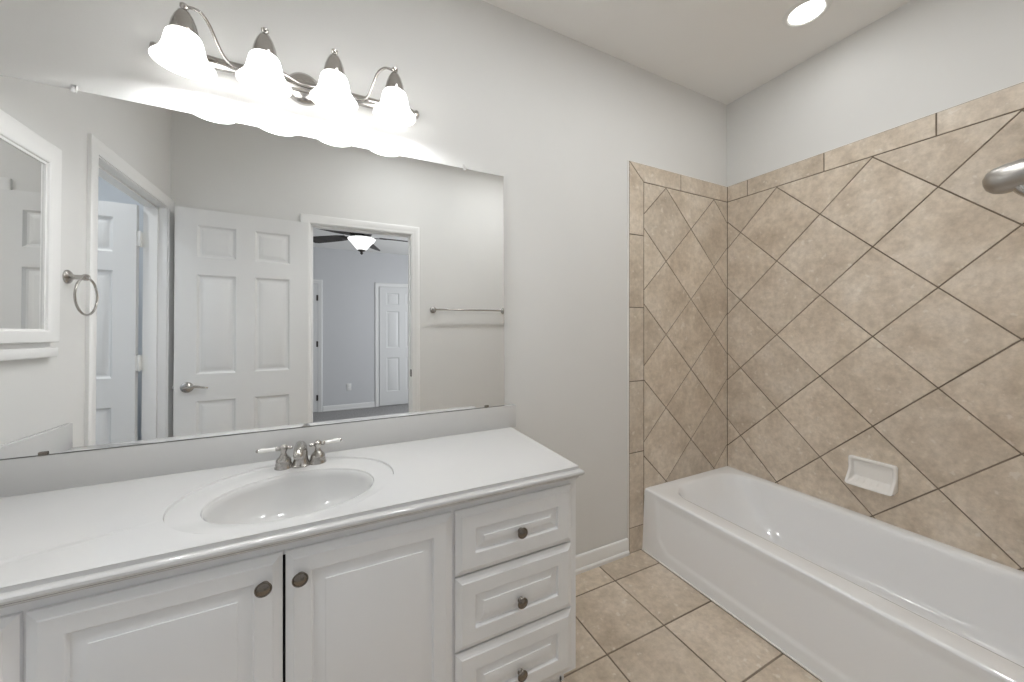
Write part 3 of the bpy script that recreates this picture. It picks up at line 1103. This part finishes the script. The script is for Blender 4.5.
# ------------------------------------------------------------------ faucet
fc = thing('faucet', (-2.426, -0.110, CT - 0.004), 'brushed nickel faucet with two white lever handles on the sink counter', 'faucet')
zb = CT - 0.0062
fxc, fyc = -2.426, -0.100
bm = new()
lathe(bm, (fxc, fyc, zb), (0, 0, 1), [(0.029, 0), (0.029, 0.005), (0.025, 0.010), (0.022, 0.020), (0.0205, 0.030), (0.0205, 0.045)], 28)
tube(bm, [(fxc, fyc, zb + 0.040), (fxc, fyc - 0.004, zb + 0.061), (fxc, fyc - 0.024, zb + 0.075), (fxc, fyc - 0.050, zb + 0.077), (fxc, fyc - 0.076, zb + 0.073), (fxc, fyc - 0.096, zb + 0.064), (fxc, fyc - 0.102, zb + 0.056)], 0.017, 20, 5, [0.0200, 0.0185, 0.0160, 0.0150, 0.0150, 0.0150, 0.0125])
obj('spout', bm, M['nickel'], fc)
for sgn in (-1, 1):
    hx_ = fxc + sgn * 0.0500
    hy2 = fyc + (0.002 if sgn < 0 else 0.004)
    bm = new()
    lathe(bm, (hx_, hy2, zb), (0, 0, 1), [(0.0265, 0), (0.0265, 0.004), (0.0245, 0.007), (0.0245, 0.012), (0.0225, 0.020), (0.0230, 0.024), (0.0200, 0.031), (0.0120, 0.040), (0.0088, 0.046), (0.0088, 0.054), (0.0115, 0.058), (0.0125, 0.065), (0.0115, 0.071), (0.0070, 0.076), (0.002, 0.078)], 28)
    hd_ = Vector((sgn * 0.97, 0.10 if sgn > 0 else -0.08, 0.02)).normalized()
    q = Vector((hx_, hy2, zb + 0.065))
    lathe(bm, q - hd_ * 0.026, hd_, [(0.003, 0), (0.006, 0.002), (0.006, 0.008), (0.005, 0.012), (0.0055, 0.038), (0.0075, 0.042), (0.0075, 0.046), (0.005, 0.050)], 16)
    h = obj('handle', bm, M['nickel'], fc)
    bm = new()
    lathe(bm, q + hd_ * 0.022, hd_, [(0.0050, 0), (0.0068, 0.003), (0.0062, 0.016), (0.0072, 0.032), (0.0076, 0.041), (0.0060, 0.047)], 18)
    obj('lever', bm, M['lever'], h)['label'] = 'white porcelain lever'
    bm = new()
    lathe(bm, q + hd_ * 0.068, hd_, [(0.0055, 0), (0.0060, 0.003), (0.0042, 0.007), (0.001, 0.009)], 14)
    obj('lever_cap', bm, M['nickel'], h)

# ------------------------------------------------------------------ big wall mirror
MX0, MX1, MZ0, MZ1 = -3.238, -1.629, 0.9035, 1.961
wm = thing('vanity_mirror', ((MX0 + MX1) / 2, -0.002, MZ0), 'wide frameless wall mirror above the vanity backsplash', 'mirror')
bm = new()
tilt = 0.0099
yat = lambda z: -0.0185 + (z - MZ0) * tilt
bv, bd = 0.030, 0.00018
rs = []
for ins, dy in ((0.0, bd), (bv, 0.0)):
    rs.append([bm.verts.new((x, yat(z) + dy, z)) for x, z in ((MX0 + ins, MZ0 + ins), (MX1 - ins, MZ0 + ins), (MX1 - ins, MZ1 - ins), (MX0 + ins, MZ1 - ins))])
skin(bm, rs, True, False, True)
obj('glass', bm, M['mirror'], wm, smooth=False)
bm = new()
f = [bm.verts.new((x, yat(z) + bd, z)) for x, z in ((MX0, MZ0), (MX1, MZ0), (MX1, MZ1), (MX0, MZ1))]
g = [bm.verts.new((x, yat(z) + bd + 0.0025, z)) for x, z in ((MX0, MZ0), (MX1, MZ0), (MX1, MZ1), (MX0, MZ1))]
skin(bm, [f, g], True, False, True)
obj('edge', bm, M['edge'], wm, smooth=False)['label'] = 'thin dark edge of the glass'
bm = new()
box(bm, MX0, MX1, yat(MZ0) - 0.0012, yat(MZ0) + 0.006, MZ0 - 0.0012, MZ0 + 0.0016)
obj('bottom_channel', bm, M['edge'], wm, smooth=False)['label'] = 'dark metal channel under the glass'
for x in (-3.003, -1.816):
    bm = new()
    y = yat(MZ1)
    box(bm, x - 0.006, x + 0.006, y - 0.0035, y - 0.0005, MZ1 - 0.008, MZ1 + 0.014, 0.001)
    box(bm, x - 0.006, x + 0.006, y - 0.0035, 0.0, MZ1 + 0.0015, MZ1 + 0.014, 0.001)
    lathe(bm, (x, y - 0.0035, MZ1 + 0.007), (0, -1, 0), [(0.004, 0), (0.0035, 0.0012), (0.001, 0.002)], 12)
    obj('clip', bm, M['plastic'], wm)['label'] = 'small clear plastic mirror clip'
for x in (-3.058, -1.716):
    bm = new()
    y = yat(MZ0)
    box(bm, x - 0.009, x + 0.009, y - 0.0045, y - 0.0005, MZ0, MZ0 + 0.010, 0.001)
    obj('clip', bm, M['nickel_dark'], wm)['label'] = 'small dark mirror clip'

# ------------------------------------------------------------------ vanity light
vl = thing('vanity_light', (-2.425, 0, 2.135), 'brushed nickel four-lamp vanity light with white glass shades above the mirror', 'wall light')
LXS = [-2.7195, -2.5220, -2.3240, -2.1260]
LY = -0.140
bm = new()
lathe(bm, (-2.425, 0.0, 2.135), (0, -1, 0), [(0.058, 0.0), (0.058, 0.004), (0.055, 0.010), (0.044, 0.020), (0.027, 0.026), (0.010, 0.028)], 40)
obj('canopy', bm, M['nickel'], vl)
bm = new()
n = 20
rs = []
xs = [-2.812, -2.808, -2.795, -2.052, -2.039, -2.035]
sc = [0.3, 0.75, 1.0, 1.0, 0.75, 0.3]
for x, s in zip(xs, sc):
    rs.append(ring(bm, Vector((x, -0.034, 2.129)), Vector((0, 1, 0)), Vector((0, 0, 1)), 0.012 * s, 0.020 * s, n))
skin(bm, rs, True, True, True)
for x, sg in ((-2.812, -1), (-2.035, 1)):
    lathe(bm, (x, -0.034, 2.129), (sg, 0, 0), [(0.010, -0.004), (0.014, 0.0), (0.017, 0.006), (0.015, 0.013), (0.006, 0.018), (0.001, 0.019)], 20)
obj('rail', bm, M['nickel'], vl)
bm = new()
tube(bm, [(LXS[0], LY, 2.214), (-2.700, LY, 2.216), (-2.682, -0.132, 2.214), (-2.668, -0.112, 2.198), (-2.655, -0.085, 2.166), (-2.641, -0.066, 2.138), (-2.622, -0.056, 2.125), (-2.594, -0.053, 2.122),
          (-2.545, -0.060, 2.132), (-2.5, -0.066, 2.137), (-2.470, -0.068, 2.132), (-2.43, -0.066, 2.118), (-2.39, -0.066, 2.119), (-2.345, -0.066, 2.132), (-2.30, -0.062, 2.135),
          (-2.256, -0.053, 2.123), (-2.226, -0.056, 2.126), (-2.208, -0.066, 2.142), (-2.196, -0.092, 2.170), (-2.182, -0.122, 2.198), (-2.162, -0.138, 2.211), (-2.145, LY, 2.213), (LXS[3], LY, 2.212)], 0.0046, 12, 5)
obj('scroll_arm', bm, M['nickel'], vl)
SP = [(0.028, 0.0885), (0.036, 0.0868), (0.0415, 0.0795), (0.0450, 0.066), (0.0475, 0.052), (0.0508, 0.038), (0.0568, 0.024), (0.0655, 0.011), (0.0725, 0.003), (0.0745, 0.0)]
for i, x in enumerate(LXS):
    z0 = 2.044
    bm = new()
    lathe(bm, (x, LY, z0 + 0.086), (0, 0, 1), [(0.0335, 0.0), (0.034, 0.003), (0.0325, 0.015), (0.0290, 0.033), (0.0225, 0.052), (0.0140, 0.068), (0.007, 0.074), (0.007, 0.077), (0.0105, 0.081), (0.0105, 0.088), (0.006, 0.092), (0.001, 0.093)], 32)
    hold = obj('lamp_holder', bm, M['nickel'], vl)
    if i in (1, 2):
        bm = new()
        tube(bm, [(x, -0.036, 2.145), (x, -0.046, 2.180), (x, -0.080, 2.208), (x, -0.118, 2.218), (x, LY, 2.214)], 0.0046, 12, 5)
        obj('arm', bm, M['nickel'], vl)
    bm = new()
    a, b = Vector((1, 0, 0)), Vector((0, 1, 0))
    rs = [ring(bm, Vector((x, LY, z0 + h)), a, b, r, n=48) for r, h in SP]
    rs += [ring(bm, Vector((x, LY, z0 + h + 0.0005)), a, b, r - 0.0032, n=48) for r, h in reversed(SP)]
    skin(bm, rs, True)
    obj('glass_shade', bm, M['shade'], vl, angle=60)
    bm = new()
    lathe(bm, (x, LY, z0 + 0.096), (0, 0, -1), [(0.012, 0), (0.012, 0.016), (0.016, 0.028), (0.0215, 0.044), (0.0225, 0.056), (0.017, 0.064), (0.010, 0.069), (0.001, 0.071)], 24)
    obj('bulb', bm, M['bulb'], vl)
    l = bpy.data.lights.new('vanity_bulb_light', 'POINT')
    l.energy = VANITY_W
    l.color = (0.98, 0.99, 1.0)
    l.shadow_soft_size = 0.034
    lo = bpy.data.objects.new('vanity_bulb_light', l)
    COL.objects.link(lo)
    lo.location = (x, LY, z0 + 0.034)

# ------------------------------------------------------------------ recessed light over the tub, and two added unseen as fill
for lx, ly, lab in ((-0.355, -0.632, 'round recessed ceiling light above the bathtub'),
                    (-1.0, -0.92, 'unseen round recessed ceiling light added as fill between the bathtub and the vanity'),
                    (-1.9, -0.92, 'unseen round recessed ceiling light added as fill just inside the bathroom door')):
    rl = thing('recessed_light', (lx, ly, H), lab, 'ceiling light', 'recessed lights in the bathroom ceiling')
    bm = new()
    lathe(bm, (lx, ly, H), (0, 0, -1), [(0.092, 0.0), (0.091, 0.003), (0.084, 0.006), (0.075, 0.007), (0.070, 0.004), (0.068, 0.001)], 56, False, False)
    obj('trim_ring', bm, M['white_plastic'], rl)
    bm = new()
    lathe(bm, (lx, ly, H - 0.002), (0, 0, -1), [(0.069, 0.0), (0.060, 0.0015), (0.03, 0.003), (0.001, 0.0035)], 48, False, True)
    obj('lens', bm, M['lens'], rl)['label'] = 'glowing white lens'

# ------------------------------------------------------------------ things on the left wall (in the mirror)
mc = thing('medicine_cabinet', (XW, -0.27, 1.58), 'white framed medicine cabinet with a mirror door on the side wall', 'medicine cabinet')
ya, yb_ = -0.433, -0.055
bm = new(); box(bm, XW, XW + 0.018, ya + 0.004, yb_ - 0.004, 1.222, 1.922)
obj('cabinet_box', bm, M['trim'], mc)
bm = new()
fw = 0.065
rs = []
for ins, dx in ((0, 0.018), (0, 0.032), (0.003, 0.035), (0.020, 0.036), (0.043, 0.0355), (0.052, 0.034), (0.057, 0.031), (0.059, 0.026), (fw, 0.0255), (fw, 0.020)):
    rs.append([bm.verts.new((XW + dx, y, z)) for y, z in ((ya + ins, 1.219 + ins * 0.72), (yb_ - ins, 1.219 + ins * 0.72), (yb_ - ins, 1.926 - ins * 1.25), (ya + ins, 1.926 - ins * 1.25))])
skin(bm, rs, True)
obj('door_frame', bm, M['trim'], mc, angle=25)
bm = new()
rs = [[bm.verts.new((XW + 0.0212, y, z)) for y, z in ((ya + fw - 0.002, 1.262), (yb_ - fw + 0.002, 1.262), (yb_ - fw + 0.002, 1.850), (ya + fw - 0.002, 1.850))]]
quad(bm, rs[0])
obj('mirror_glass', bm, M['mirror'], mc, smooth=False)
bm = new()
box(bm, XW, XW + 0.026, ya - 0.012, yb_ + 0.012, 1.166, 1.200, 0.003)
box(bm, XW, XW + 0.014, ya + 0.004, yb_ - 0.004, 1.196, 1.222, 0.002)
obj('lower_ledge', bm, M['trim'], mc)

tr = thing('towel_ring', (XW, -0.545, 1.472), 'brushed nickel towel ring on the wall beside the side doorway', 'towel ring')
bm = new()
lathe(bm, (XW, -0.545, 1.472), (1, 0, 0), [(0.027, 0), (0.027, 0.004), (0.022, 0.009), (0.0125, 0.013), (0.0095, 0.020), (0.0095, 0.040), (0.0125, 0.046), (0.0135, 0.054), (0.010, 0.061), (0.003, 0.064)], 28)
obj('post', bm, M['nickel'], tr)
bm = new()
torus(bm, (XW + 0.053, -0.548, 1.472 - 0.0745), (1, 0.0, 0.0), 0.0735, 0.0042)
obj('ring', bm, M['nickel'], tr)

# towel bar on the doorway wall
tb = thing('towel_bar', (-1.28, YS, 1.435), 'thin brushed nickel towel bar on the doorway wall, seen in the mirror', 'towel bar')
for x in (-1.594, -0.930):
    bm = new()
    lathe(bm, (x, YS, 1.435), (0, 1, 0), [(0.027, 0), (0.027, 0.004), (0.022, 0.009), (0.0125, 0.013), (0.0095, 0.020), (0.0095, 0.046), (0.0135, 0.052), (0.0145, 0.062), (0.012, 0.070), (0.004, 0.073)], 28)
    obj('bracket', bm, M['nickel'], tb)
bm = new()
tube(bm, [(-1.594, YS + 0.060, 1.435), (-0.930, YS + 0.060, 1.435)], 0.0075, 16, smooth=False)
obj('bar', bm, M['nickel'], tb)
